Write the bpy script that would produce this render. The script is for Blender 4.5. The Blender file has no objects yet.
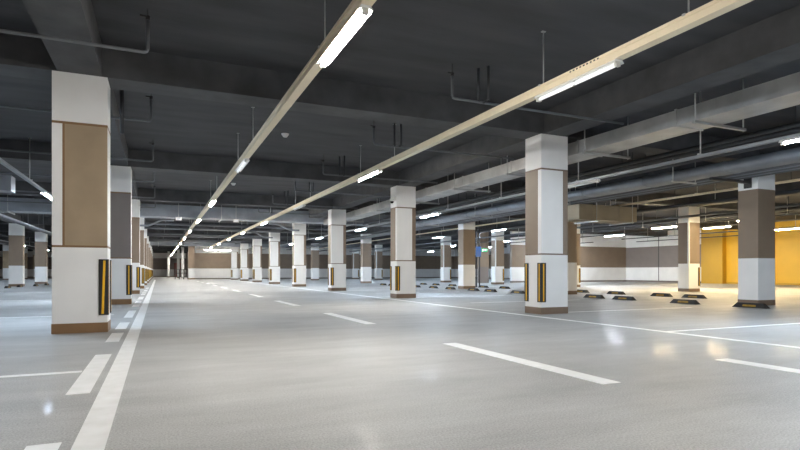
import bpy, bmesh, math, random
from mathutils import Vector, Matrix

random.seed(7)
S = bpy.context.scene
COL = S.collection
PI = math.pi

# ------------------------------------------------------------------ materials
def lin(c):
    return tuple(((v / 255) / 12.92 if v / 255 <= 0.04045 else ((v / 255 + 0.055) / 1.055) ** 2.4) for v in c)


def base_mat(name):
    m = bpy.data.materials.new(name)
    m.use_nodes = True
    nt = m.node_tree
    return m, nt, nt.nodes['Principled BSDF']


def mat(name, rgb, rough=0.6, metal=0.0, var=0.0, scale=3.0, bump=0.0, bscale=60.0, spec=0.5, rvar=0.0, stretch=(1, 1, 1)):
    """Paint-like surface: a base colour broken up by object-space noise, with optional fine bump."""
    m, nt, b = base_mat(name)
    N, L = nt.nodes, nt.links
    c = lin(rgb)
    b.inputs['Base Color'].default_value = (*c, 1)
    b.inputs['Roughness'].default_value = rough
    b.inputs['Metallic'].default_value = metal
    b.inputs['Specular IOR Level'].default_value = spec
    tc = N.new('ShaderNodeTexCoord')
    mp = N.new('ShaderNodeMapping')
    mp.inputs['Scale'].default_value = stretch
    L.new(tc.outputs['Object'], mp.inputs['Vector'])
    if var or rvar:
        n = N.new('ShaderNodeTexNoise')
        n.inputs['Scale'].default_value = scale
        n.inputs['Detail'].default_value = 5
        L.new(mp.outputs['Vector'], n.inputs['Vector'])
        if var:
            r = N.new('ShaderNodeValToRGB')
            r.color_ramp.elements[0].position = 0.25
            r.color_ramp.elements[1].position = 0.75
            r.color_ramp.elements[0].color = (*[max(0, v * (1 - var)) for v in c], 1)
            r.color_ramp.elements[1].color = (*[min(1, v * (1 + var)) for v in c], 1)
            L.new(n.outputs['Fac'], r.inputs['Fac'])
            L.new(r.outputs['Color'], b.inputs['Base Color'])
        if rvar:
            mr = N.new('ShaderNodeMapRange')
            mr.inputs['To Min'].default_value = max(0.02, rough - rvar)
            mr.inputs['To Max'].default_value = min(1, rough + rvar)
            L.new(n.outputs['Fac'], mr.inputs['Value'])
            L.new(mr.outputs['Result'], b.inputs['Roughness'])
    if bump:
        n2 = N.new('ShaderNodeTexNoise')
        n2.inputs['Scale'].default_value = bscale
        n2.inputs['Detail'].default_value = 3
        L.new(mp.outputs['Vector'], n2.inputs['Vector'])
        bp = N.new('ShaderNodeBump')
        bp.inputs['Strength'].default_value = bump
        bp.inputs['Distance'].default_value = 0.01
        L.new(n2.outputs['Fac'], bp.inputs['Height'])
        L.new(bp.outputs['Normal'], b.inputs['Normal'])
    return m


def emit(name, rgb, strength):
    m, nt, b = base_mat(name)
    b.inputs['Base Color'].default_value = (0.9, 0.9, 0.9, 1)
    b.inputs['Emission Color'].default_value = (*rgb, 1)
    b.inputs['Emission Strength'].default_value = strength
    return m


def floor_mat():
    """Worn grey epoxy: broad cloudy tone, fine speckle, uneven gloss."""
    m, nt, b = base_mat('epoxy_floor')
    N, L = nt.nodes, nt.links
    tc = N.new('ShaderNodeTexCoord')

    def noise(scale, detail, rough=0.5, stretch=None):
        n = N.new('ShaderNodeTexNoise')
        n.inputs['Scale'].default_value = scale
        n.inputs['Detail'].default_value = detail
        n.inputs['Roughness'].default_value = rough
        if stretch:
            mp = N.new('ShaderNodeMapping')
            mp.inputs['Scale'].default_value = stretch
            L.new(tc.outputs['Object'], mp.inputs['Vector'])
            L.new(mp.outputs['Vector'], n.inputs['Vector'])
        else:
            L.new(tc.outputs['Object'], n.inputs['Vector'])
        return n
    broad, streak, fine = noise(0.35, 6, 0.62), noise(0.9, 6, 0.68, (0.5, 2.2, 1)), noise(85, 3, 0.7)

    def ramp(n, lo, hi, p0=0.3, p1=0.7):
        r = N.new('ShaderNodeValToRGB')
        r.color_ramp.elements[0].position, r.color_ramp.elements[1].position = p0, p1
        r.color_ramp.elements[0].color = (lo, lo, lo, 1)
        r.color_ramp.elements[1].color = (hi, hi, hi, 1)
        L.new(n.outputs['Fac'], r.inputs['Fac'])
        return r

    def mul(a, c):
        x = N.new('ShaderNodeMix')
        x.data_type = 'RGBA'
        x.blend_type = 'MULTIPLY'
        x.inputs['Factor'].default_value = 1
        L.new(a, x.inputs['A'])
        L.new(c, x.inputs['B'])
        return x.outputs['Result']
    base = N.new('ShaderNodeRGB')
    base.outputs[0].default_value = (0.53, 0.53, 0.525, 1)
    c = mul(base.outputs[0], ramp(broad, 0.80, 1.06).outputs['Color'])
    c = mul(c, ramp(streak, 0.82, 1.10).outputs['Color'])
    c = mul(c, ramp(fine, 0.66, 1.22).outputs['Color'])
    L.new(c, b.inputs['Base Color'])
    rr = N.new('ShaderNodeMapRange')
    rr.inputs['To Min'].default_value = 0.45
    rr.inputs['To Max'].default_value = 0.65
    L.new(streak.outputs['Fac'], rr.inputs['Value'])
    L.new(rr.outputs['Result'], b.inputs['Roughness'])
    bp = N.new('ShaderNodeBump')
    bp.inputs['Strength'].default_value = 0.12
    bp.inputs['Distance'].default_value = 0.004
    L.new(fine.outputs['Fac'], bp.inputs['Height'])
    L.new(bp.outputs['Normal'], b.inputs['Normal'])
    b.inputs['Specular IOR Level'].default_value = 0.14
    cr = N.new('ShaderNodeMapRange')            # patchy remains of the clear top coat
    cr.inputs['From Min'].default_value = 0.35
    cr.inputs['From Max'].default_value = 0.65
    cr.inputs['To Min'].default_value = 0.004
    cr.inputs['To Max'].default_value = 0.015
    L.new(broad.outputs['Fac'], cr.inputs['Value'])
    L.new(cr.outputs['Result'], b.inputs['Coat Weight'])
    b.inputs['Coat Roughness'].default_value = 0.07
    b.inputs['Coat IOR'].default_value = 1.4
    wave = noise(5, 2)
    bp2 = N.new('ShaderNodeBump')
    bp2.inputs['Strength'].default_value = 0.12
    bp2.inputs['Distance'].default_value = 0.008
    L.new(wave.outputs['Fac'], bp2.inputs['Height'])
    L.new(bp2.outputs['Normal'], b.inputs['Coat Normal'])
    return m


M = {
    'floor': floor_mat(),
    'ceiling': mat('charcoal_ceiling_paint', (68, 68, 71), 0.8, var=0.32, scale=1.2, bump=0.25, bscale=9, stretch=(0.5, 2, 1)),
    'beam': mat('charcoal_beam_paint', (78, 78, 80), 0.8, var=0.28, scale=2.5, bump=0.2, bscale=14),
    'white': mat('white_wall_paint', (243, 242, 240), 0.45, var=0.05, scale=1.5),
    'tan': mat('tan_wall_paint', (163, 143, 117), 0.5, var=0.16, scale=1.6),
    'brown': mat('brown_trim_paint', (132, 101, 68), 0.5, var=0.10, scale=3.0),
    'umber': mat('umber_trim_paint', (124, 104, 86), 0.5, var=0.10, scale=3.0),
    'taupe': mat('taupe_wall_paint', (138, 120, 102), 0.5, var=0.08, scale=2.0),
    'greige': mat('greige_wall_paint', (128, 118, 112), 0.5, var=0.06, scale=2.0),
    'yellow': mat('ochre_wall_paint', (218, 175, 50), 0.5, var=0.06, scale=1.0),
    'ochre': mat('dark_ochre_rib_paint', (190, 152, 40), 0.5, var=0.06, scale=1.0),
    'line': mat('worn_white_road_paint', (250, 250, 248), 0.45, var=0.10, scale=7.0),
    'rubber': mat('black_rubber', (34, 33, 33), 0.6, bump=0.15, bscale=120),
    'yellowtape': mat('yellow_reflective_tape', (240, 184, 26), 0.4, var=0.06, scale=9),
    'worntape': mat('worn_yellow_tape', (168, 132, 44), 0.6, var=0.3, scale=14),
    'cream': mat('cream_tray_paint', (240, 225, 196), 0.45, var=0.05, scale=3),
    'white_metal': mat('white_enamel', (240, 240, 238), 0.35),
    'galv': mat('galvanized_sheet', (196, 195, 193), 0.42, metal=0.65, var=0.22, scale=2.2, rvar=0.1),
    'galv_dull': mat('dull_galvanized_sheet', (150, 154, 160), 0.5, metal=0.4, var=0.18, scale=1.8),
    'tan_duct': mat('tan_duct_paint', (166, 153, 130), 0.6, var=0.12, scale=1.5),
    'black_duct': mat('black_duct_finish', (40, 40, 42), 0.7),  # one even black over the whole duct
    'pipe': mat('grey_pipe_paint', (112, 114, 118), 0.45, metal=0.2, var=0.1, scale=3),
    'dark_pipe': mat('dark_pipe_paint', (52, 53, 56), 0.5),
    'steel': mat('bright_steel', (190, 190, 188), 0.35, metal=0.7),
    'plastic': mat('off_white_plastic', (222, 220, 214), 0.4),
    'dark_metal': mat('dark_painted_steel', (50, 48, 47), 0.5),
    'blue': mat('blue_sign_paint', (10, 74, 132), 0.4),
    'lens': mat('smoked_lens', (14, 14, 16), 0.1),
    'red': mat('dull_red_door_paint', (128, 62, 54), 0.5),
    'off': mat('unlit_tube_glass', (236, 238, 240), 0.25),
    'warm': emit('tube_neutral_white', (1.0, 0.95, 0.87), 190),
    'cool': emit('tube_cool_white', (0.66, 0.82, 1.0), 210),
    'dim': emit('tube_dim_white', (0.95, 0.97, 1.0), 0.22),
    'amber': emit('tube_amber_white', (1.0, 0.78, 0.45), 320),
    'bright': emit('tube_bright_white', (0.86, 0.93, 1.0), 420),
    'soft': emit('tube_soft_white', (1.0, 0.94, 0.84), 34),
    'green': emit('exit_sign_green', (0.05, 0.6, 0.22), 0.28),
    'signwhite': emit('lit_sign_white', (1.0, 1.0, 1.0), 0.3),
}
M['green'].node_tree.nodes['Principled BSDF'].inputs['Base Color'].default_value = (.02, .22, .08, 1)

# ------------------------------------------------------------------ mesh helpers
def box(bm, x0, x1, y0, y1, z0, z1, mi=0):
    vs = [bm.verts.new((x, y, z)) for z in (z0, z1) for y in (y0, y1) for x in (x0, x1)]
    for q in ((0, 2, 3, 1), (4, 5, 7, 6), (0, 1, 5, 4), (2, 6, 7, 3), (0, 4, 6, 2), (1, 3, 7, 5)):
        f = bm.faces.new([vs[i] for i in q])
        f.material_index = mi


def tube(bm, pts, r, n=10, mi=0):
    """A round pipe through pts with mitred corners and capped ends."""
    pts = [Vector(p) for p in pts]
    rings = []
    for i, p in enumerate(pts):
        d = ((pts[min(i + 1, len(pts) - 1)] - p).normalized() + (p - pts[max(i - 1, 0)]).normalized()).normalized()
        up = Vector((0, 0, 1)) if abs(d.z) < 0.9 else Vector((0, 1, 0))
        a = d.cross(up).normalized()
        b = a.cross(d).normalized()
        rings.append([bm.verts.new(p + a * (math.cos(t) * r) + b * (math.sin(t) * r)) for t in [2 * PI * k / n for k in range(n)]])
    for q, w in zip(rings, rings[1:]):
        for k in range(n):
            f = bm.faces.new((q[k], q[(k + 1) % n], w[(k + 1) % n], w[k]))
            f.smooth = True
            f.material_index = mi
    for ring in (rings[0][::-1], rings[-1]):
        bm.faces.new(ring).material_index = mi


def elbow(p, q, w, r=0.07, n=5):
    """Points of a rounded corner at q between p and w."""
    p, q, w = Vector(p), Vector(q), Vector(w)
    a, b = q + (p - q).normalized() * r, q + (w - q).normalized() * r
    out = []
    for i in range(n + 1):
        t = i / n
        out.append((1 - t) ** 2 * a + 2 * t * (1 - t) * q + t * t * b)
    return out


def prism(bm, prof, axis, a0, a1, mi=0):
    """Extrude a closed 2-D profile along an axis; profile coordinates are the other two axes in xyz order."""
    def co(u, v, a):
        return {'x': (a, u, v), 'y': (u, a, v), 'z': (u, v, a)}[axis]
    r0 = [bm.verts.new(co(u, v, a0)) for u, v in prof]
    r1 = [bm.verts.new(co(u, v, a1)) for u, v in prof]
    n = len(prof)
    for i in range(n):
        bm.faces.new((r0[i], r0[(i + 1) % n], r1[(i + 1) % n], r1[i])).material_index = mi
    bm.faces.new(r0[::-1]).material_index = mi
    bm.faces.new(r1).material_index = mi


def bev(bm, w=0.006, seg=1, ang=40):
    es = [e for e in bm.edges if len(e.link_faces) == 2 and e.calc_face_angle(0) > math.radians(ang)]
    bmesh.ops.bevel(bm, geom=es, offset=w, segments=seg, affect='EDGES', profile=0.6)


def obj(name, bm, mats, parent=None, loc=None, kind=None):
    bmesh.ops.recalc_face_normals(bm, faces=bm.faces[:])
    me = bpy.data.meshes.new(name)
    bm.to_mesh(me)
    bm.free()
    for m in (mats if isinstance(mats, (list, tuple)) else [mats]):
        me.materials.append(m)
    o = bpy.data.objects.new(name, me)
    COL.objects.link(o)
    if parent:
        o.parent = parent
    if loc:
        o.location = loc
    if kind:
        o['kind'] = kind
    return o


def tag(o, label, cat, group=None):
    o['label'], o['category'] = label, cat
    if group:
        o['group'] = group
    o['kind'] = 'thing'
    return o


def thing(name, label, cat, loc=(0, 0, 0), group=None):
    o = bpy.data.objects.new(name, None)
    COL.objects.link(o)
    o.location = loc
    return tag(o, label, cat, group)


def dup(root, loc, label, group=None):
    r = root.copy()
    COL.objects.link(r)
    r.location = loc
    r['label'] = label
    if group:
        r['group'] = group
    for ch in list(root.children):
        c = ch.copy()
        COL.objects.link(c)
        c.parent = r
        for g in list(ch.children):
            d = g.copy()
            COL.objects.link(d)
            d.parent = c
    return r


B = bmesh.new
ORD = ['first', 'second', 'third', 'fourth', 'fifth', 'sixth', 'seventh', 'eighth', 'ninth', 'tenth', 'eleventh', 'twelfth', 'thirteenth', 'fourteenth', 'fifteenth', 'sixteenth']

# ------------------------------------------------------------------ the grid of the garage
Y0, PITCH = 9.154, 7.533            # front face of the first column row, row spacing
CW, CD = 0.707, 0.539               # column width (x) and depth (y)
XL, XR, XP, XQ = -1.401, 7.338, 14.42, 21.50   # west faces of the column lines
XO, XOO = -8.22, -15.05
SOFF, SLAB = 3.80, 4.28
XW, XE, YS, YN = -26.0, 38.4, -13.0, 96.0      # extent of the hall
row = lambda n: Y0 + PITCH * n

DUCTS = [(-20, 12.95, 28.5, 29.7), (-12.1, -3.2, 15.9, 17.3), (-4.1, 22.1, 59.4, 60.5)]


def rod_top(x, y):
    """Height of the soffit or slab over (x, y); None where a duct fills the space."""
    for x0, x1, y0, y1 in DUCTS:
        if x0 < x < x1 and y0 < y < y1:
            return None
    k = (y - Y0) / PITCH
    if -.02 < (k - math.floor(k)) * PITCH < CD + .02 or (k - math.floor(k)) * PITCH > PITCH - .02:
        return SOFF
    for c in (XOO, XO, XL, XR, XP, XQ, 28.58):
        if c + .05 < x < c + CW - .05:
            return SOFF
    return SLAB


# ------------------------------------------------------------------ setting
bm = B(); box(bm, XW - .3, XE + .3, YS - .3, YN + .3, -0.2, 0)
floor = obj('floor', bm, M['floor'], kind='structure')
bm = B(); box(bm, XW - .3, XE + .3, YS - .3, YN + .3, SLAB, SLAB + .25)
obj('ceiling', bm, M['ceiling'], kind='structure')
for n in range(-2, 12):
    bm = B(); box(bm, XW, XE, row(n), row(n) + CD, SOFF, SLAB + .02); bev(bm, .012)
    obj('beam', bm, M['beam'], kind='structure')
for x in (XOO, XO, XL, XR, XP, XQ, 28.58):
    for n in range(-3, 11):         # one length between each pair of cross beams
        y0, y1 = row(n) + CD, row(n + 1)
        y0 = max(y0, YS)
        bm = B(); box(bm, x + .07, x + CW - .07, y0, y1, SOFF + .004, SLAB + .02); bev(bm, .012)
        obj('beam', bm, M['beam'], kind='structure')


def band_wall(name, ax, pos, thick, a0, a1, top=SLAB, bands=None, mats=None):
    """A wall on plane ax=pos, thick away from the hall, painted in horizontal bands."""
    bm = B()
    zs = [b[0] for b in bands] + [top]
    for (z0, mi), z1 in zip(bands, zs[1:]):
        if ax == 'x':
            box(bm, pos, pos + thick, a0, a1, z0, z1, mi)
        else:
            box(bm, a0, a1, pos, pos + thick, z0, z1, mi)
    return obj(name, bm, mats, kind='structure')


BANDS = [(0, 2), (.14, 0), (1.255, 1), (3.06, 0)]
band_wall('wall_back', 'y', 67.0, .25, 3.83, XE, bands=BANDS, mats=[M['white'], M['taupe'], M['greige']])
band_wall('wall_north', 'y', YN, .25, XW, 4.2, bands=BANDS, mats=[M['white'], M['greige'], M['taupe']])
band_wall('wall_west', 'x', XW, -.25, YS, YN, bands=BANDS, mats=[M['white'], M['taupe'], M['brown']])
band_wall('wall_south', 'y', YS, -.25, XW, XE, bands=BANDS, mats=[M['white'], M['taupe'], M['brown']])
band_wall('wall_corner', 'y', 36.1, .25, 26.0, XE, bands=BANDS, mats=[M['white'], M['taupe'], M['greige']])
band_wall('wall_grey', 'x', XE, .25, 28.4, 36.1, bands=[(0, 2), (.14, 0), (1.255, 1), (3.02, 0)], mats=[M['white'], M['greige'], M['greige']])
band_wall('wall_east', 'x', XE, .25, YS, 28.4, bands=[(0, 0)], mats=[M['yellow']])
band_wall('wall_northeast', 'x', XE, .25, 36.35, 67.0, bands=BANDS, mats=[M['white'], M['taupe'], M['greige']])
band_wall('wall_stub', 'y', 36.1, .25, 22.9, 23.8, bands=[(0, 0), (1.255, 1)], mats=[M['greige'], M['taupe']])
bm = B(); box(bm, 4.2, 4.45, 67.25, YN + .2, 0, SLAB)
obj('wall_passage', bm, M['greige'], kind='structure')
# pier that closes the end of the back wall, brown over white like the columns
bm = B(); box(bm, 3.15, 3.83, 66.4, 67.25, 0, .14, 2); box(bm, 3.15, 3.83, 66.4, 67.25, .14, 1.255, 0); box(bm, 3.15, 3.83, 66.4, 67.25, 1.255, SLAB, 1)
obj('wall_pier', bm, [M['white'], M['taupe'], M['brown']], kind='structure')
# panel joint in the grey wall, upright ribs on the ochre wall
bm = B(); box(bm, XE - .012, XE + .02, 32.6, 32.66, .14, SLAB)
obj('trim_1', bm, M['dark_metal'], kind='structure')
for i, (y0, y1) in enumerate(((26.7, 28.4), (23.4, 25.0), (17.6, 19.4), (12.0, 13.6), (6.0, 7.6))):
    bm = B(); box(bm, XE - .45, XE, y0, y1, 0, SLAB)
    obj('trim_%d' % (i + 2), bm, M['ochre'], kind='structure')
bm = B(); box(bm, XE - .03, XE, YS, 26.7, 0, .12)
obj('baseboard_east', bm, M['ochre'], kind='structure')


# ------------------------------------------------------------------ paint on the floor (parts of the floor)
def paint(name, x0, x1, y0, y1, label=None):
    bm = B(); box(bm, x0, x1, y0, y1, -.004, .0035)
    o = obj(name, bm, M['line'], floor)
    if label:
        o['label'] = label
    return o


paint('edge_line', -.405, -.25, -4, 64, 'thick solid white edge line')
for y0, y1 in [(.9, 1.95), (2.2, 3.33), (4.6, 6.67), (7.83, 8.93), (9.5, 10.7), (11.8, 13.9), (15.3, 16.4), (17.0, 18.2), (19.3, 21.4), (22.9, 23.9), (24.5, 25.7), (26.9, 28.9), (30.4, 31.4), (32.1, 33.3)]:
    paint('dash_mark', -.62, -.465, y0, y1)
for k in range(10):
    paint('centre_dash', 3.24, 3.43, 3.28 + 5.4 * k, 5.95 + 5.4 * k)
paint('centre_dash', 5.18, 5.38, 1.2, 3.73)
paint('lane_line', 6.86, 6.98, -4, 60, 'thin solid white lane line in front of the white-panelled columns')
for y in (5.57, 12.72, 20.2, 27.7):
    paint('bay_line', -6.4, -.63 if y < 7 else -.85, y, y + .09)
for y in (5.72, 9.36, 13.3, 16.9, 20.8, 24.4, 28.4):
    paint('bay_line', 6.98 if y < 6 else 8.2, 12.2, y, y + .09)


# ------------------------------------------------------------------ columns
ZC = (0.14, 1.255, 1.285, 3.05, 3.085, SOFF)      # heights of the paint bands on a shaft


def shaft(bm, style):
    """Column shaft with its painted fields. Materials: 0 white, 1 panel colour, 2 brown frame."""
    w, d = CW, CD

    def face(axis, fixed, a0, a1, cuts):
        # cuts: [(a, material for the middle band)] running from a0; the frame bands take material 2
        edges = [a0] + [c[0] for c in cuts]
        for i, (a, mid) in enumerate(cuts):
            lo, hi = edges[i], a
            for z0, z1, mi in ((ZC[0], ZC[1], 0), (ZC[1], ZC[2], 2 if style in 'LR' else mid), (ZC[2], ZC[3], mid), (ZC[3], ZC[4], 2 if style in 'LR' else mid), (ZC[4], ZC[5], 0)):
                q = [(lo, z0), (hi, z0), (hi, z1), (lo, z1)]
                vs = [bm.verts.new((p, fixed, z) if axis == 'y' else (fixed, p, z)) for p, z in q]
                bm.faces.new(vs).material_index = mi
    t = .018                                       # width of the brown frame line
    if style == 'R':        # white fields front and back, wrapping the aisle-side edges
        face('y', 0, 0, w, [(.575, 0), (.575 + t, 2), (w, 1)])
        face('x', 0, 0, d, [(.11, 0), (.11 + t, 2), (d, 1)])
        face('y', d, 0, w, [(w - .575 - t, 1), (w - .575, 2), (w, 0)])
        face('x', w, 0, d, [(d - .11 - t, 1), (d - .11, 2), (d, 0)])
    elif style == 'L':      # tan fields front and back, white fields at the sides
        face('y', 0, 0, w, [(.13, 0), (.13 + t * 1.6, 2), (w, 1)])
        face('x', 0, 0, d, [(d, 0)])
        face('y', d, 0, w, [(w - .13 - t, 1), (w - .13, 2), (w, 0)])
        face('x', w, 0, d, [(d, 0)])
    elif style == 'Q':      # white strip at the front aisle-side edge
        face('y', 0, 0, w, [(.06, 0), (w, 1)])
        face('x', 0, 0, d, [(.07, 0), (d, 1)])
        face('y', d, 0, w, [(w, 1)])
        face('x', w, 0, d, [(d, 1)])
    else:
        face('y', 0, 0, w, [(w, 1)])
        face('x', 0, 0, d, [(d, 1)])
        face('y', d, 0, w, [(w, 1)])
        face('x', w, 0, d, [(d, 1)])
    vs = [bm.verts.new(p) for p in ((0, 0, SOFF), (w, 0, SOFF), (w, d, SOFF), (0, d, SOFF))]
    bm.faces.new(vs)
    bmesh.ops.remove_doubles(bm, verts=bm.verts[:], dist=.0005)


def guard(parent, cx, cy, sx, sy, lean=0.0):
    """Rubber angle guard on a column edge at (cx, cy); the wings run towards sx along x and sy along y."""
    z0, z1, wing, th = .255, 1.085, .115, .014
    bm = B()
    o = 0.001
    e = th
    P = [(cx - sx * e, cy - sy * e), (cx + sx * wing, cy - sy * e), (cx + sx * wing, cy - sy * o), (cx - sx * o, cy - sy * o), (cx - sx * o, cy + sy * wing), (cx - sx * e, cy + sy * wing)]
    prism(bm, P, 'z', z0, z1)
    bev(bm, .004)
    g = obj('corner_guard', bm, M['rubber'], parent)
    c = .05
    h = .016
    bm = B()
    y = cy - sy * e
    a = [(cx + sx * (c - h + lean), z0 + .02), (cx + sx * (c + h + lean), z0 + .02), (cx + sx * (c + h - lean), z1 - .02), (cx + sx * (c - h - lean), z1 - .02)]
    prism(bm, a, 'y', y - .002, y + .002)
    obj('yellow_stripe', bm, M['yellowtape'], g)
    bm = B()
    x = cx - sx * e
    a = [(cy + sy * (c - h), z0 + .02), (cy + sy * (c + h), z0 + .02), (cy + sy * (c + h), z1 - .02), (cy + sy * (c - h), z1 - .02)]
    prism(bm, a, 'x', x - .002, x + .002)
    obj('yellow_stripe', bm, M['yellowtape'], g)
    return g


def make_column(style, label, group, panel, lean=0.0):
    t = thing('column', label, 'column', group=group)
    bm = B(); shaft(bm, style)
    obj('shaft', bm, [M['white'], M[panel], M['brown' if style == 'L' else 'umber']], t)
    bm = B(); box(bm, -.006, CW + .006, -.006, CD + .006, 0, .145); bev(bm, .006)
    obj('plinth', bm, M['brown'] if style == 'L' else M['umber'], t)
    if style == 'L':
        guard(t, CW, 0, -1, 1, lean); guard(t, CW, CD, -1, -1)
    elif style == 'R':
        guard(t, 0, 0, 1, 1); guard(t, 0, CD, 1, -1)
    elif style == 'Q':
        guard(t, CW, 0, -1, 1)
    return t


def rows(style, x, ns, fmt, group, panel):
    proto = None
    for i, n in enumerate(ns):
        label = fmt % ORD[i]
        if proto is None:
            proto = make_column(style, label, group, panel)
            proto.location = (x, row(n), 0)
        else:
            dup(proto, (x, row(n), 0), label)
    return proto


gL = 'tan-panelled columns along the thick edge line'
c0 = make_column('L', 'big tan-panelled column standing beside the thick white edge line, first of its row', gL, 'tan', lean=.012)
c0.location = (XL, row(0), 0)
c1 = make_column('L', 'tan-panelled column greyed for shade beside the thick white edge line, second of its row', gL, 'greige')  # tan panel greyed so the colour carries its dimmer light
c1.location = (XL, row(1), 0)
rowL = make_column('L', 'taupe-panelled column beside the thick white edge line, third of its row', gL, 'taupe')
rowL.location = (XL, row(2), 0)
for n in range(3, 11):
    dup(rowL, (XL, row(n), 0), 'taupe-panelled column beside the thick white edge line, %s of its row' % ORD[n])
rows('R', XR, range(0, 8), 'white column with yellow-striped guards along the thin lane line, %s of its row', 'white-panelled columns along the thin lane line', 'taupe')
rows('P', XP, range(0, 7), 'plain brown-over-white column behind the white-panelled columns, %s of its row', 'plain brown-over-white columns among the wheel stops', 'taupe')
rows('Q', XQ, range(1, 8), 'brown-over-white column with a white edge strip, %s of its row beyond the wheel stops', 'brown-over-white columns with a white edge strip', 'taupe')
rows('P', XO, range(4, 6), 'brown-over-white column beyond the tan-panelled column, %s of its row from the lit lamp', 'brown-over-white columns beyond the edge-line columns', 'taupe')
rows('P', XOO, range(8, 11), 'distant brown-over-white column seen past the tan-panelled column, %s of the deepest row', 'distant columns of the deepest row', 'tan')


# ------------------------------------------------------------------ wheel stops
def make_stop(label, group):
    t = thing('wheel_stop', label, 'wheel stop', group=group)
    bm = B()
    L_, w, h = .43, .085, .12
    lo = [bm.verts.new(p) for p in ((-w, -L_, 0), (w, -L_, 0), (w, L_, 0), (-w, L_, 0))]
    hi = [bm.verts.new(p) for p in ((-w * .55, -L_ * .74, h), (w * .55, -L_ * .74, h), (w * .55, L_ * .74, h), (-w * .55, L_ * .74, h))]
    bm.faces.new(lo[::-1]); bm.faces.new(hi)
    for i in range(4):
        bm.faces.new((lo[i], lo[(i + 1) % 4], hi[(i + 1) % 4], hi[i]))
    bev(bm, .012, 2, 20)
    obj('rubber_body', bm, M['rubber'], t)
    for sx in (-1, 1):      # inlaid tape along both long sides
        bm = B()
        xa, xb = sx * w * .8875, sx * w * .715
        p = [(xa + sx * .002, -.17, .03), (xa + sx * .002, .17, .03), (xb + sx * .002, .16, .076), (xb + sx * .002, -.16, .076)]
        vs = [bm.verts.new(v) for v in p]
        ws = [bm.verts.new((v[0] - sx * .012, v[1], v[2])) for v in p]
        bm.faces.new(vs); bm.faces.new(ws[::-1])
        for i in range(4):
            bm.faces.new((vs[i], vs[(i + 1) % 4], ws[(i + 1) % 4], ws[i]))
        obj('yellow_tape', bm, M['worntape'], t)
    return t


g1, g2, g3 = 'wheel stops of the first line, behind the white-panelled columns', 'wheel stops of the line beyond', 'wheel stops past the tan-panelled column'
ys1 = [8.75, 10.61, 12.78, 14.07, 16.3, 18.32, 20.34, 21.76, 23.95, 25.8, 27.9, 29.3, 31.5, 32.9]
proto = None
for i, y in enumerate(ys1):
    lb = ('dark wheel stop lying against the foot of the big plain brown-over-white column' if i == 0 else
          'dark wheel stop, %s along the line running back from the big plain column' % ORD[i])
    if proto is None:
        proto = make_stop(lb, g1); proto.location = (13.5, y, 0)
    else:
        dup(proto, (13.5, y, 0), lb)
for i, y in enumerate([12.69, 13.99, 16.11, 18.06, 19.9, 21.3, 23.69, 25.7, 27.3, 29.2, 31.37, 33.2]):
    dup(proto, (16.6, y, 0), 'dark wheel stop, %s along the line behind the plain columns, towards the ochre walls' % ORD[i], g2)
for i, (x, y) in enumerate([(-8.35, 36.0), (-7.45, 35.4), (-7.35, 37.7), (-6.9, 39.6), (-6.75, 42.2), (-6.6, 44.4)]):
    dup(proto, (x, y, 0), 'small dark wheel stop on the bluish floor past the tan-panelled column, %s of its line' % ORD[i], g3)


# ------------------------------------------------------------------ trays, hanger rods and batten lamps
def tray(x, y0, y1, zb, w, h, label, rods, m='cream', cover=True, rod_r=.009, slots=None):
    t = thing('cable_tray', label, 'cable tray', (x, 0, zb), 'cable trays hung from the ceiling')
    bm = B()
    box(bm, -w / 2, w / 2, y0, y1, 0, h)
    if cover:
        box(bm, -w / 2 - .012, w / 2 + .012, y0, y1, h * .74, h + .012)     # the lid laps over both sides
        y = y0 + 1.1
        while y < min(y1, 40):                                              # couplers between lengths
            box(bm, -w / 2 - .006, w / 2 + .006, y, y + .09, .004, h * .5)
            y += 2.5
    if slots:                                                               # punched cable slots in the side
        for k in range(9):
            box(bm, -w / 2 - .0135, -w / 2 - .011, slots + .06 * k, slots + .06 * k + .03, h * .80, h * .80 + .018, 1)
    obj('tray_body', bm, [M[m], M['dark_metal']], t)
    for ry in rods:
        ztop = rod_top(x, ry)
        if ztop is None:
            continue
        bm = B()
        tube(bm, [(0, ry, h), (0, ry, ztop - zb)], rod_r, 8)
        box(bm, -.03, .03, ry - .02, ry + .02, ztop - zb - .012, ztop - zb)
        box(bm, -w / 2 - .02, w / 2 + .02, ry - .018, ry + .018, h, h + .022)
        obj('hanger_rod', bm, M['steel'], t)
    return t


def make_lamp(label, group, tube_mat, length=1.5):
    """Batten lamp: origin at the middle of its top face, running along y."""
    t = thing('batten_lamp', label, 'lamp', group=group)
    hl = length / 2
    bm = B()
    prism(bm, [(-.045, 0), (.045, 0), (.075, -.042), (.07, -.046), (.03, -.022), (-.03, -.022), (-.07, -.046), (-.075, -.042)], 'y', -hl, hl)
    obj('reflector', bm, M['white_metal'], t)
    bm = B()
    tube(bm, [(0, -hl + .05, -.052), (0, hl - .05, -.052)], .021, 10)
    obj('tube', bm, M[tube_mat], t)
    for s in (-1, 1):
        bm = B()
        y = s * (hl - .03)
        box(bm, -.03, .03, y - .022, y + .022, -.08, -.018)
        bev(bm, .006)
        obj('lamp_holder', bm, M['plastic'], t)
    bm = B(); box(bm, -.012, .012, -.02, .02, -.077, -.018)
    obj('mounting_clip', bm, M['steel'], t)
    return t


ZT = 3.40
LY0 = 5.50
T1X, T2X = 1.775, 4.945
rodsA = [6.12 + PITCH * k for k in range(-1, 9)] + [3.84 + PITCH * k for k in range(0, 9)]
tray(T1X, -8, 94, ZT, .12, .10, 'long cream cable tray hung over the aisle on the thick edge line side', rodsA)
tray(T2X, -8, 62, ZT, .12, .10, 'long cream cable tray hung over the aisle on the thin lane line side', rodsA[:-1], slots=5.0)
protos = {}


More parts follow.
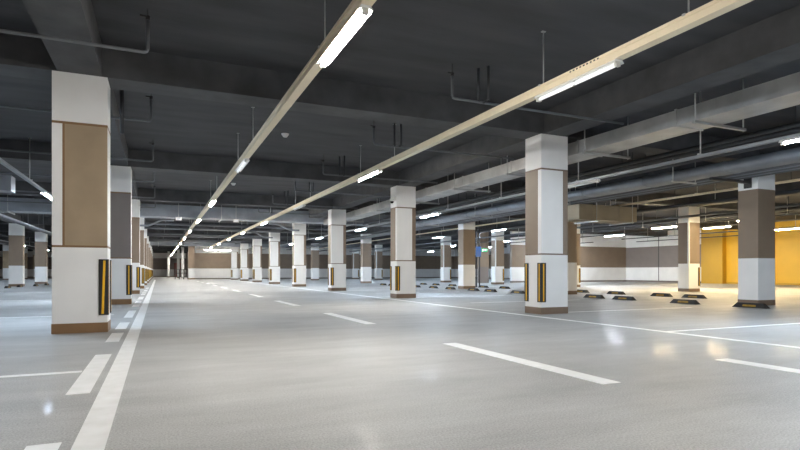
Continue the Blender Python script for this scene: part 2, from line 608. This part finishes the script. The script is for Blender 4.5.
def lamp(x, y, z, kind, label, group):
    if kind not in protos:
        t = make_lamp(label, group, kind)
        t.location = (x, y, z)
        protos[kind] = t
        return t
    return dup(protos[kind], (x, y, z), label, group)


ga = 'batten lamps under the edge-line-side cable tray'
gb = 'batten lamps under the lane-line-side cable tray'
for k in range(-2, 12):
    st = 'dim' if k == 1 else 'warm'
    lb = '%s batten lamp under the edge-line-side cream tray, %s' % ('faintly glowing' if st == 'dim' else 'lit', (ORD[k] + ' along it') if k >= 0 else 'behind the first, overhead of the viewer')
    lamp(T1X, LY0 + PITCH * k, ZT, st, lb, ga)
for k in range(-2, 8):
    st = {0: 'dim', 2: 'off'}.get(k, 'warm')
    lb = '%s batten lamp under the lane-line-side cream tray, %s' % ({'dim': 'faintly glowing', 'off': 'unlit', 'warm': 'lit'}[st], (ORD[k] + ' along it') if k >= 0 else 'behind the first, overhead of the viewer')
    lamp(T2X, LY0 + PITCH * k, ZT, st, lb, gb)

# bay lighting on slim channels
gc = 'cool white lamps over the bays of the white-panelled columns'
tray(9.2, -8, 60, 3.02, .09, .05, 'slim grey cable channel below the rectangular duct, outside the white-panelled columns', [6.9 + 3.2 * k for k in range(0, 12)], 'galv_dull', False, .012)
for i, (y, st) in enumerate([(-3.0, 'cool'), (4.72, 'cool'), (10.2, 'off'), (17.9, 'cool'), (25.4, 'cool'), (32.9, 'cool'), (40.5, 'cool'), (48, 'cool')]):
    lamp(9.2, y, 3.02, st, '%s batten lamp under the slim grey channel, %s' % ('unlit' if st == 'off' else 'cool white glowing', (ORD[i - 1] + ' along it') if i else 'behind the others'), gc)
tray(15.85, -2, 60, 3.36, .16, .05, 'cream cable channel with lit underside passing behind the big plain column', [5.2 + 3.4 * k for k in range(0, 10)], 'cream', False, .012)
tray(18.1, -2, 60, 3.36, .16, .05, 'cream cable channel over the second line of wheel stops', [6.2 + 3.4 * k for k in range(0, 10)], 'cream', False, .012)
gd = 'lamps over the bays behind the plain columns'
for i, (x, y, z, st) in enumerate([(18.1, 33.9, 3.36, 'cool'), (18.1, 26.4, 3.36, 'cool'), (18.1, 41.5, 3.36, 'cool'), (15.85, 2.5, 3.36, 'cool'), (18.1, 49.2, 3.36, 'cool')]):
    lamp(x, y, z, st, 'cool white lamp under the cream channel, %s' % ['level with the fourth plain column', 'level with the third plain column', 'level with the fifth plain column', 'before the big plain column', 'level with the sixth plain column'][i], gd)
ge = 'lamps near the far striped walls'
tray(25.2, 4, 36, 3.12, .1, .05, 'dark cable channel in front of the ochre walls', [6.3 + 3.5 * k for k in range(0, 8)], 'dark_pipe', False, .012)
tray(22.75, 4, 60, 3.12, .1, .05, 'dark cable channel just outside the columns with a white edge strip', [6.3 + 3.5 * k for k in range(0, 8)], 'dark_pipe', False, .012)
tray(29.4, 4, 28, 3.12, .1, .05, 'dark cable channel hung close to the ochre walls', [6.3 + 3.5 * k for k in range(0, 6)], 'dark_pipe', False, .012)
tray(33.0, 20, 30, 3.12, .1, .05, 'short dark cable channel added to carry the fill lamp by the ochre ribs', [22, 25.6, 29], 'dark_pipe', False, .012)  # added only to carry the unseen amber fill lamp
tray(30.5, 31.9, 35.8, 3.12, .1, .05, 'short dark cable channel added to carry the fill lamp before the beige corner wall', [33, 35.3], 'dark_pipe', False, .012)  # made-up support for the hidden bright fill lamp
for x, y, st, lb in [(25.2, 24.6, 'bright', 'cool white lamp in front of the grey striped wall'),
                     (22.75, 32.6, 'cool', 'cool white lamp beside the fourth column with a white edge strip'),
                     (22.75, 40.2, 'cool', 'cool white lamp beside the fifth column with a white edge strip'),
                     (22.75, 19.0, 'amber', 'amber lamp glowing beside the first column with a white edge strip'),
                     (25.2, 18.0, 'amber', 'amber lamp glowing before the ochre wall between two columns'),
                     (22.75, 14.6, 'amber', 'amber lamp whose end peeps past the big plain column'),
                     (29.4, 17.2, 'amber', 'amber lamp glowing by the ochre wall beyond the big plain column'),
                     (33.0, 25.5, 'amber', 'added amber fill lamp hidden behind the first column with a white edge strip'),  # unseen fill, added to brighten the ochre wall and floor
                     (30.5, 34.8, 'bright', 'added bright fill lamp before the beige corner wall, hidden behind the plain columns'),  # unseen fill, added to brighten the beige and grey walls
                     (29.4, 9.7, 'amber', 'amber lamp beyond the frame along the ochre wall')]:
    lamp(x, y, 3.12, st, lb, ge)
gf = 'cool lamps past the tan-panelled column'
tray(-2.97, -4, 60, 3.16, .09, .05, 'slim grey cable channel past the tan-panelled column', [5.8 + 3.5 * k for k in range(0, 12)], 'galv_dull', False, .012)
tray(-10.5, 17.6, 80, 3.16, .09, .05, 'slim grey cable channel over the outer bays', [19.1 + 3.5 * k for k in range(0, 12)], 'galv_dull', False, .012)
for i, (x, y) in enumerate([(-2.97, 18.8), (-2.97, 11.27), (-2.97, 26.4), (-2.97, 33.9), (-2.97, -1.2), (-10.5, 33), (-10.5, 44), (-10.5, 55), (-10.5, 22), (-10.5, 66)]):
    lamp(x, y, 3.16, 'warm' if y < 0 else 'cool', 'white lamp past the tan-panelled column, %s' % (('%s of the channel close to it' % ['star-bright, second', 'first', 'third', 'fourth', 'added unseen fill, foremost'][i]) if i < 5 else ('%s of the outer channel' % ['second', 'third', 'fourth', 'first', 'fifth'][i - 5])), gf)  # foremost one: fill added behind the viewer to brighten the tan-panelled column
gh = 'cool lamps in the depth of the hall'
for i, (x, y) in enumerate([(9.2, 56.0), (18.1, 58.0), (30.0, 45.0), (30.0, 58.0)]):
    if x == 30.0 and y == 45.0:
        tray(30.0, 40, 64, 3.36, .1, .05, 'slim cable channel added for the fill lamps before the back wall', [42, 47, 52, 57, 62], 'galv_dull', False, .012)  # added channel holding the fill lamps past the corner wall
    lamp(x, y, 3.36 if x > 10 else 3.02, 'cool', 'cool white lamp near the brown-banded back wall, %s' % ['over the bays of the white-panelled columns', 'over the second wheel stop line', 'added fill behind the corner wall', 'added fill, deepest past the corner wall'][i], gh)  # the corner-wall pair is fill added to lift the dark opening


# two lamps end to end across the front of the brown-banded back wall
t = thing('cable_tray', 'cream cable channel hung across the front of the brown-banded back wall', 'cable tray', (6.2, 64.4, 3.36), 'cable trays hung from the ceiling')
bm = B(); box(bm, -2.4, 2.4, -.05, .05, 0, .06); obj('tray_body', bm, M['cream'], t)
for x in (-2, 2):
    bm = B(); tube(bm, [(x, 0, .06), (x, 0, SLAB - 3.362)], .012, 8); obj('hanger_rod', bm, M['steel'], t)
for i, x in enumerate((5.4, 7.0)):
    o = lamp(x, 64.4, 3.36, 'soft', 'lit lamp set crosswise before the brown-banded back wall, %s' % ['the one closer to the brown pier', 'the one closer to the white-panelled columns'][i], 'crosswise lamps before the back wall')
    o.rotation_euler = (0, 0, PI / 2)


# ------------------------------------------------------------------ ducts
def duct(name, label, x0, x1, y0, y1, z0, z1, m, seam=1.2, brackets=(), along='y', rods=None, reach=(.3, .3)):
    t = thing(name, label, 'duct', ((x0 + x1) / 2, (y0 + y1) / 2, z0), 'ventilation ducts')
    ox, oy = (x0 + x1) / 2, (y0 + y1) / 2
    bm = B()
    box(bm, x0 - ox, x1 - ox, y0 - oy, y1 - oy, 0, z1 - z0)
    bev(bm, .01)
    a, b = (y0, y1) if along == 'y' else (x0, x1)
    p = a + .6
    while p < b - .2:                    # flanged joints
        if along == 'y':
            box(bm, x0 - ox - .018, x1 - ox + .018, p - oy, p - oy + .03, -.018, z1 - z0 + .018)
        else:
            box(bm, p - ox, p - ox + .03, y0 - oy - .018, y1 - oy + .018, -.018, z1 - z0 + .018)
        p += seam
    obj('sheet_body', bm, M[m], t)
    for p in brackets:
        bm = B()
        if along == 'y':
            q0, q1 = x0 - ox - reach[0], x1 - ox + reach[1]
            box(bm, q0, q1, p - oy - .025, p - oy + .025, -.065, -.02)
            for qx in (x0 - ox - .06, q1 - .05):
                top = (rod_top(ox + qx, p) or SOFF) - z0
                tube(bm, [(qx, p - oy, -.08), (qx, p - oy, top)], .013, 8)
        else:
            q0, q1 = y0 - oy - reach[0], y1 - oy + reach[1]
            box(bm, p - ox - .025, p - ox + .025, q0, q1, -.065, -.02)
            for qy in (q0 + .05, q1 - .05):
                tube(bm, [(p - ox, qy, -.08), (p - ox, qy, SLAB - z0)], .013, 8)
        obj('hanger_bracket', bm, M['steel'], t)
    return t


duct('air_duct', 'rectangular galvanized duct running beside the tops of the white-panelled columns', 8.2, 8.86, -6, 28.55, 3.43, 3.70, 'galv', 2.4,
     [3.7, 6.2, 8.75, 11.5, 14.2, 17.5, 20.5, 25.5], reach=(.1, .55))
duct('air_duct', 'deep grey cross duct spanning the aisle behind the third columns', -20, 12.9, 28.6, 29.6, 3.56, 4.15, 'galv_dull', 1.3,
     [-14, -6, 2.9, 9.9], along='x', reach=(.15, .15))
duct('air_duct', 'tan cross duct with a closed end beyond the big plain column', 13.7, 16.5, 15.0, 15.95, 2.77, 3.32, 'tan_duct', 1.3, [14.45, 16.2], along='x', reach=(.12, .12))
duct('air_duct', 'black duct before the grey striped wall', 19.6, 20.2, 19.3, 24.0, 3.44, 4.0, 'black_duct', 1.4, [20.3, 23.2], reach=(.08, .08))
duct('air_duct', 'grey duct end hanging past the tan-panelled column', -12, -3.3, 16.0, 16.45, 2.88, 3.26, 'galv_dull', 1.2, [-9, -4.2], along='x', reach=(.15, .15))
duct('air_duct', 'grey cross duct in front of the brown-banded back wall', -4, 22, 59.5, 60.4, 3.54, 4.04, 'galv_dull', 1.6, [0, 8, 16], along='x', reach=(.12, .12))

# big flattened air main and the pipe bundle beside the plain columns
t = thing('air_main', 'large dark grey oval duct running past the plain columns with pipes beside it', 'duct', (12.9, 0, 3.47), 'ventilation ducts')
bm = B()
prof = []
for k in range(20):
    a = 2 * PI * k / 20
    prof.append((.36 * math.copysign(abs(math.cos(a)) ** .7, math.cos(a)), .14 * math.copysign(abs(math.sin(a)) ** .7, math.sin(a))))
prism(bm, prof, 'y', -6, 28.58)
for f in bm.faces:
    f.smooth = len(f.verts) == 4
obj('oval_body', bm, M['galv_dull'], t)
for y in [4 + 2.4 * k for k in range(0, 10)]:
    bm = B()
    prism(bm, [(u * 1.05, v * 1.08) for u, v in prof], 'y', y, y + .05)
    obj('joint_ring', bm, M['galv_dull'], t)
for y in [5.2 + 4.9 * k for k in range(5)]:
    bm = B(); box(bm, -.5, .42, y, y + .05, -.2, -.16)
    for x in (-.46, .40):
        tube(bm, [(x, y + .025, -.2), (x, y + .025, (rod_top(12.9 + x, y + .025) or SOFF) - 3.47)], .013, 8)
    obj('hanger_bracket', bm, M['steel'], t)
pr_ = None
for i, (x, z, r) in enumerate([(13.45, 3.40, .05), (13.63, 3.40, .045), (13.81, 3.40, .05), (13.99, 3.40, .045), (14.17, 3.40, .05)]):
    bm = B(); tube(bm, [(0, -6, 0), (0, 62, 0)], r, 12)
    o = obj('ceiling_pipe', bm, M['galv_dull' if i % 2 else 'pipe'], loc=(x, 0, z))
    tag(o, 'grey service pipe beside the dark oval duct, %s counting from the duct' % ORD[i], 'pipe', 'service pipes beside the plain columns')
t = thing('pipe_bracket', 'steel arm under the service pipes reaching to the big plain column', 'bracket', (12.95, 9.42, 3.25))
bm = B(); box(bm, 0, 1.45, -.04, .04, 0, .07)
obj('arm', bm, M['dark_metal'], t)
bm = B(); box(bm, 1.44, 1.468, -.1, .1, -.12, .2)
obj('wall_plate', bm, M['dark_metal'], t)
for i, (x, z) in enumerate([(10.5, 3.55), (10.85, 3.55), (11.3, 3.5), (17.3, 3.3), (21.05, 3.3), (24.0, 3.5)]):
    bm = B(); tube(bm, [(0, -6, 0), (0, 36 if x > 22 else 28.55 if x < 12 else 62, 0)], [.05, .05, .08, .06, .05, .08][i], 10)
    for y in [2 + 4 * k for k in range(6 if x < 12 else 8)]:
        if rod_top(x, y):
            tube(bm, [(0, y, 0), (0, y, rod_top(x, y) - z)], .011, 6)
    o = obj('ceiling_pipe', bm, M['dark_pipe'] if i != 4 else M['pipe'], loc=(x, 0, z))
    tag(o, ['dark pipe between the rectangular duct and the oval duct, thinner and closer to the duct', 'dark pipe between the two ducts, second of the thin pair', 'thick dark pipe hugging the oval duct', 'dark pipe hung between the two cream channels', 'grey pipe beyond the cream channels', 'thick dark pipe before the ochre walls'][i], 'pipe', 'pipes over the bays')
for i, (x, z, y0, y1, m) in enumerate([(-6.1, 3.3, 20, 62, 'galv_dull'), (-6.32, 3.3, 20, 62, 'pipe'), (-9.3, 3.3, 20, 80, 'dark_pipe'), (-12.6, 3.35, 20, 80, 'pipe')]):
    bm = B(); tube(bm, [(0, y0, 0), (0, y1, 0)], .06, 10)
    for y in [y0 + 1.1 + 4 * k for k in range(9)]:
        if rod_top(x, y):
            tube(bm, [(0, y, 0), (0, y, rod_top(x, y) - z)], .011, 6)
    o = obj('ceiling_pipe', bm, M[m], loc=(x, 0, z))
    tag(o, ['grey pipe past the tan-panelled column, inner one of a pair', 'grey pipe past the tan-panelled column, outer one of a pair', 'dark pipe over the outer columns', 'grey pipe over the deepest bays'][i], 'pipe', 'pipes past the tan-panelled column')
# cross pipes deep in the hall, seen under the deep grey cross duct
for i, (y, z, x0, x1) in enumerate([(33.6, 3.62, -4.6, 12.6), (36.9, 3.6, -4.6, 12.6), (42.3, 3.6, -4.6, 12.6), (44.6, 3.6, -4.6, 12.6), (50.1, 3.6, -4.6, 12.6), (52.3, 3.6, -4.6, 12.6)]):
    bm = B(); tube(bm, [(x0, 0, 0), (x1, 0, 0)], .07, 10)
    for x in (-4, .4, 3.3, 6.2, 10.7):
        tube(bm, [(x, 0, 0), (x, 0, (rod_top(x, y) or SOFF) - z)], .012, 6)
    o = obj('ceiling_pipe', bm, M['pipe'], loc=(0, y, z))
    tag(o, 'grey pipe crossing the aisle beyond the deep cross duct, %s one in' % ORD[i], 'pipe', 'pipes crossing the aisle')

# bent riser pipes leaving the cross duct beside the columns
for i, (x, y, sgn) in enumerate([(-.15, 31.2, 1), (6.6, 31.2, -1), (6.5, 38.7, -1)]):
    bm = B()
    P = [(0, 0, 0)] + elbow((0, 0, 0), (-.5 * sgn, 0, 0), (-1.0 * sgn, 0, -.35)) + [(-1.2 * sgn, 0, -.48), ]
    P = [(.9 * sgn, 0, .12)] + elbow((.9 * sgn, 0, .12), (.3 * sgn, 0, .12), (-.3 * sgn, 0, -.2), .12) + elbow((.3 * sgn, 0, .12), (-.3 * sgn, 0, -.2), (-.9 * sgn, 0, -.2), .12) + [(-.9 * sgn, 0, -.2)]
    tube(bm, P, .05, 10)
    tube(bm, [(.8 * sgn, 0, .12), (.8 * sgn, 0, SLAB - 3.5)], .011, 6)
    o = obj('ceiling_pipe', bm, M['galv_dull'], loc=(x, y, 3.5))
    tag(o, ['kinked grey pipe by the tan-panelled column row beyond the cross duct', 'kinked grey pipe beside the fourth white-panelled column', 'kinked grey pipe beside the fifth white-panelled column'][i], 'pipe', 'kinked pipes beside the columns')


# ------------------------------------------------------------------ sprinkler branch pipes
def sprinkler(label, group, x0, x1, up0, up1, drop=None):
    """Branch along x at z=0 with upturned ends that carry a head (origin at the branch axis, z 3.72)."""
    t = thing('sprinkler_pipe', label, 'sprinkler pipe', group=group)
    r = .022
    bm = B()
    pts = [(x0, 0, 0)]
    if up0:
        pts = [(x0, 0, up0)] + elbow((x0, 0, up0), (x0, 0, 0), (x1, 0, 0), .06)
    if up1:
        pts += elbow((x0, 0, 0), (x1, 0, 0), (x1, 0, up1), .06) + [(x1, 0, up1)]
    else:
        pts += [(x1, 0, 0)]
    tube(bm, pts, r, 8)
    obj('branch_pipe', bm, M['pipe'], t)
    ends = [(x0, up0)] if up0 else []
    if up1:
        ends.append((x1, up1))
    for x, u in ends:
        bm = B()
        tube(bm, [(x, 0, u), (x, 0, u + .05)], .03, 8)
        box(bm, x - .09, x + .03, -.02, .02, u + .03, u + .05)
        tube(bm, [(x, 0, u + .05), (x, 0, SLAB - 3.722)], .007, 6)
        obj('sprinkler_head', bm, M['dark_metal'], t)
    if drop:
        for x, dy in drop:
            bm = B()
            tube(bm, [(x, dy, 0), (x, dy, SLAB - 3.724)], .024, 8)
            tube(bm, [(x, dy, 0), (x, 0, 0)], .02, 8)
            obj('riser', bm, M['dark_pipe'], t)
    return t


gs1, gs2 = 'sprinkler pipes crossing the edge-line beams', 'sprinkler pipes crossing the lane-line beams'
pa = pb = None
yy = sorted([7.68 + PITCH * k for k in range(0, 5)] + [11.18 + PITCH * k for k in range(0, 5)])
yy = [y for y in yy if y < 28]
for i, y in enumerate(yy):
    la = 'grey sprinkler pipe with upturned end under the edge-line beam, %s along it' % ORD[i]
    lb = 'grey sprinkler pipe passing under the lane-line beam over the white-panelled columns, %s along it' % ORD[i]
    if pa is None:
        pa = sprinkler(la, gs1, -6.5, -.125, 0, .42)
        pa.location = (0, y, 3.72)
        pb = sprinkler(lb, gs2, 4.36, 8.1, .36, 0, [(4.86, 0), (4.95, -.16)])
        pb.location = (0, y, 3.72)
    else:
        dup(pa, (0, y, 3.72), la)
        dup(pb, (0, y, 3.72), lb)
bm = B(); tube(bm, [(0, 0, 3.4 - 3.72), (0, 0, SLAB - 3.72)], .035, 10)
o = obj('ceiling_pipe', bm, M['dark_pipe'], loc=(-.6, 11.0, 3.72))
tag(o, 'short dark vertical pipe under the slab behind the tan-panelled column', 'pipe')

# ------------------------------------------------------------------ small fittings
proto = None
for i, (x, y) in enumerate([(2.84, 13.26), (2.62, 21.5)]):
    lb = 'round white smoke detector on the dark ceiling, %s from the lit lamp' % ORD[i]
    if proto is None:
        t = proto = thing('smoke_detector', lb, 'smoke detector', (x, y, SLAB), 'smoke detectors on the ceiling')
        bm = B()
        bmesh.ops.create_cone(bm, cap_ends=True, segments=20, radius1=.085, radius2=.095, depth=.03, matrix=Matrix.Translation((0, 0, -.015)))
        obj('mount_base', bm, M['plastic'], t)
        bm = B()
        bmesh.ops.create_cone(bm, cap_ends=True, segments=20, radius1=.05, radius2=.08, depth=.05, matrix=Matrix.Translation((0, 0, -.055)))
        obj('sensor_cap', bm, M['plastic'], t)
    else:
        dup(proto, (x, y, SLAB), lb)

t = thing('security_camera', 'small grey security camera on the head of the second white-panelled column', 'camera', (XR - .003, row(1) + .10, 3.32))
bm = B(); box(bm, -.02, 0, -.07, .07, -.02, .12); bev(bm, .006); obj('wall_plate', bm, M['plastic'], t)
bm = B(); tube(bm, [(-.02, 0, .08), (-.11, 0, .08), (-.13, 0, .03)], .022, 8); obj('bracket_arm', bm, M['plastic'], t)
bm = B(); tube(bm, [(-.13, 0, .04), (-.13, 0, -.05)], .075, 16); obj('housing', bm, M['plastic'], t)
bm = B(); bmesh.ops.create_uvsphere(bm, u_segments=16, v_segments=10, radius=.062, matrix=Matrix.Translation((-.13, 0, -.06))); obj('lens_dome', bm, M['lens'], t)

# small white emergency lights under the deep cross duct
proto = None
for i, x in enumerate((.9, 3.6)):
    lb = 'small white emergency light hung under the deep cross duct, beside the %s cream tray' % ['edge-line-side', 'lane-line-side'][i]
    if proto is None:
        t = proto = thing('emergency_light', lb, 'emergency light', (x, 28.45, 3.5), 'emergency lights under the cross duct')
        bm = B(); box(bm, -.13, .13, -.05, .05, -.1, .05); bev(bm, .015); obj('housing', bm, M['plastic'], t)
        bm = B(); tube(bm, [(0, 0, .05), (0, 0, SLAB - 3.5)], .012, 8); obj('hanger_rod', bm, M['steel'], t)
        bm = B(); box(bm, -.1, .1, -.054, -.048, -.08, .02); obj('lens_panel', bm, M['off'], t)
    else:
        dup(proto, (x, 28.45, 3.5), lb)

# blue sign on its dark double post and the green exit sign behind it
t = thing('post_sign', 'blue sign board on a dark double post beside the third plain column', 'sign', (17.02, 26.9, 0))
for x in (-.14, .08):
    bm = B(); tube(bm, [(x, 0, .02), (x, 0, SLAB)], .035, 8)
    box(bm, x - .07, x + .07, -.07, .07, 0, .02)
    obj('post', bm, M['dark_metal'], t)
bm = B(); box(bm, -.22, .14, -.07, -.045, 1.75, 2.36); bev(bm, .006)
obj('sign_board', bm, M['blue'], t)
t = thing('exit_sign', 'green lit exit sign hanging beyond the blue sign board', 'sign', (17.6, 27.2, 2.05))
bm = B(); box(bm, -.22, .22, -.03, .03, 0, .22); bev(bm, .01); obj('housing', bm, M['dark_metal'], t)
bm = B(); box(bm, -.2, .2, -.036, -.028, .02, .2); obj('lit_panel', bm, M['green'], t)
bm = B()
prism(bm, [(-.02, .11), (.1, .11), (.1, .085), (.15, .125), (.1, .165), (.1, .14), (-.02, .14)], 'y', -.04, -.034)
prism(bm, [(-.12, .04), (-.09, .04), (-.07, .1), (-.05, .16), (-.09, .185), (-.14, .13)], 'y', -.04, -.034)
obj('arrow_mark', bm, M['signwhite'], t)
bm = B()
for x in (-.15, .15):
    tube(bm, [(x, 0, .22), (x, 0, SLAB - 2.05)], .01, 6)
obj('hanger_rods', bm, M['dark_metal'], t)

# railing, slim pillars and door at the opening beside the back wall
t = thing('railing', 'dark railing with upright bars across the opening beside the back wall', 'railing', (0, 66.9, 0))
for x in (1.75, 2.2, 2.65, 3.1):
    bm = B(); box(bm, x - .035, x + .035, -.035, .035, 0, 1.15); obj('rail_post', bm, M['dark_metal'], t)
for z in (.25, .68, 1.1):
    bm = B(); box(bm, 1.75, 3.14, -.02, .02, z, z + .05); obj('rail_bar', bm, M['dark_metal'], t)
proto = None
for i, (x, y) in enumerate([(1.45, 90.5), (2.5, 80), (2.9, 76)]):
    lb = 'slim white pillar in the opening behind the railing, %s one' % ['deepest', 'middle', 'frontmost'][i]
    if proto is None:
        t = proto = thing('pillar', lb, 'pillar', (x, y, 0), 'slim pillars behind the railing')
        bm = B(); box(bm, -.16, .16, -.16, .16, .12, SLAB); bev(bm, .01); obj('shaft', bm, M['white'], t)
        bm = B(); box(bm, -.18, .18, -.18, .18, 0, .13); obj('plinth', bm, M['taupe'], t)
    else:
        dup(proto, (x, y, 0), lb)
bm = B(); box(bm, 2.35, 3.35, YN - .06, YN + .02, 0, 2.3)
d = obj('door_1', bm, M['red'], kind='structure')
bm = B(); tube(bm, [(2.45, YN - .1, 1.05), (2.6, YN - .1, 1.05)], .015, 6); tube(bm, [(2.45, YN - .06, 1.05), (2.45, YN - .1, 1.05)], .015, 6)
obj('door_handle', bm, M['steel'], d)

# ------------------------------------------------------------------ world, camera, view
w = bpy.data.worlds.new('world')
S.world = w
w.use_nodes = True
w.node_tree.nodes['Background'].inputs['Color'].default_value = (.5, .55, .6, 1)
w.node_tree.nodes['Background'].inputs['Strength'].default_value = 0.0

cam = bpy.data.cameras.new('camera')
cam.sensor_width = 36
cam.lens = 540.758 / 800 * 36
cam.shift_y = (271.483 - 225) / 800
cam.clip_end = 300
co = bpy.data.objects.new('camera', cam)
COL.objects.link(co)
co.location = (0, 0, .903)
co.rotation_euler = (PI / 2, 0, -math.atan((400 - 158.37) / 540.758))
S.camera = co

S.view_settings.view_transform = 'Standard'
S.view_settings.look = 'None'
S.view_settings.gamma = 1
S.view_settings.use_curve_mapping = False
S.view_settings.exposure = 1.7
S.cycles.use_denoising = True
S.cycles.max_bounces = 8
S.cycles.diffuse_bounces = 5
S.cycles.glossy_bounces = 4
S.cycles.sample_clamp_indirect = 8
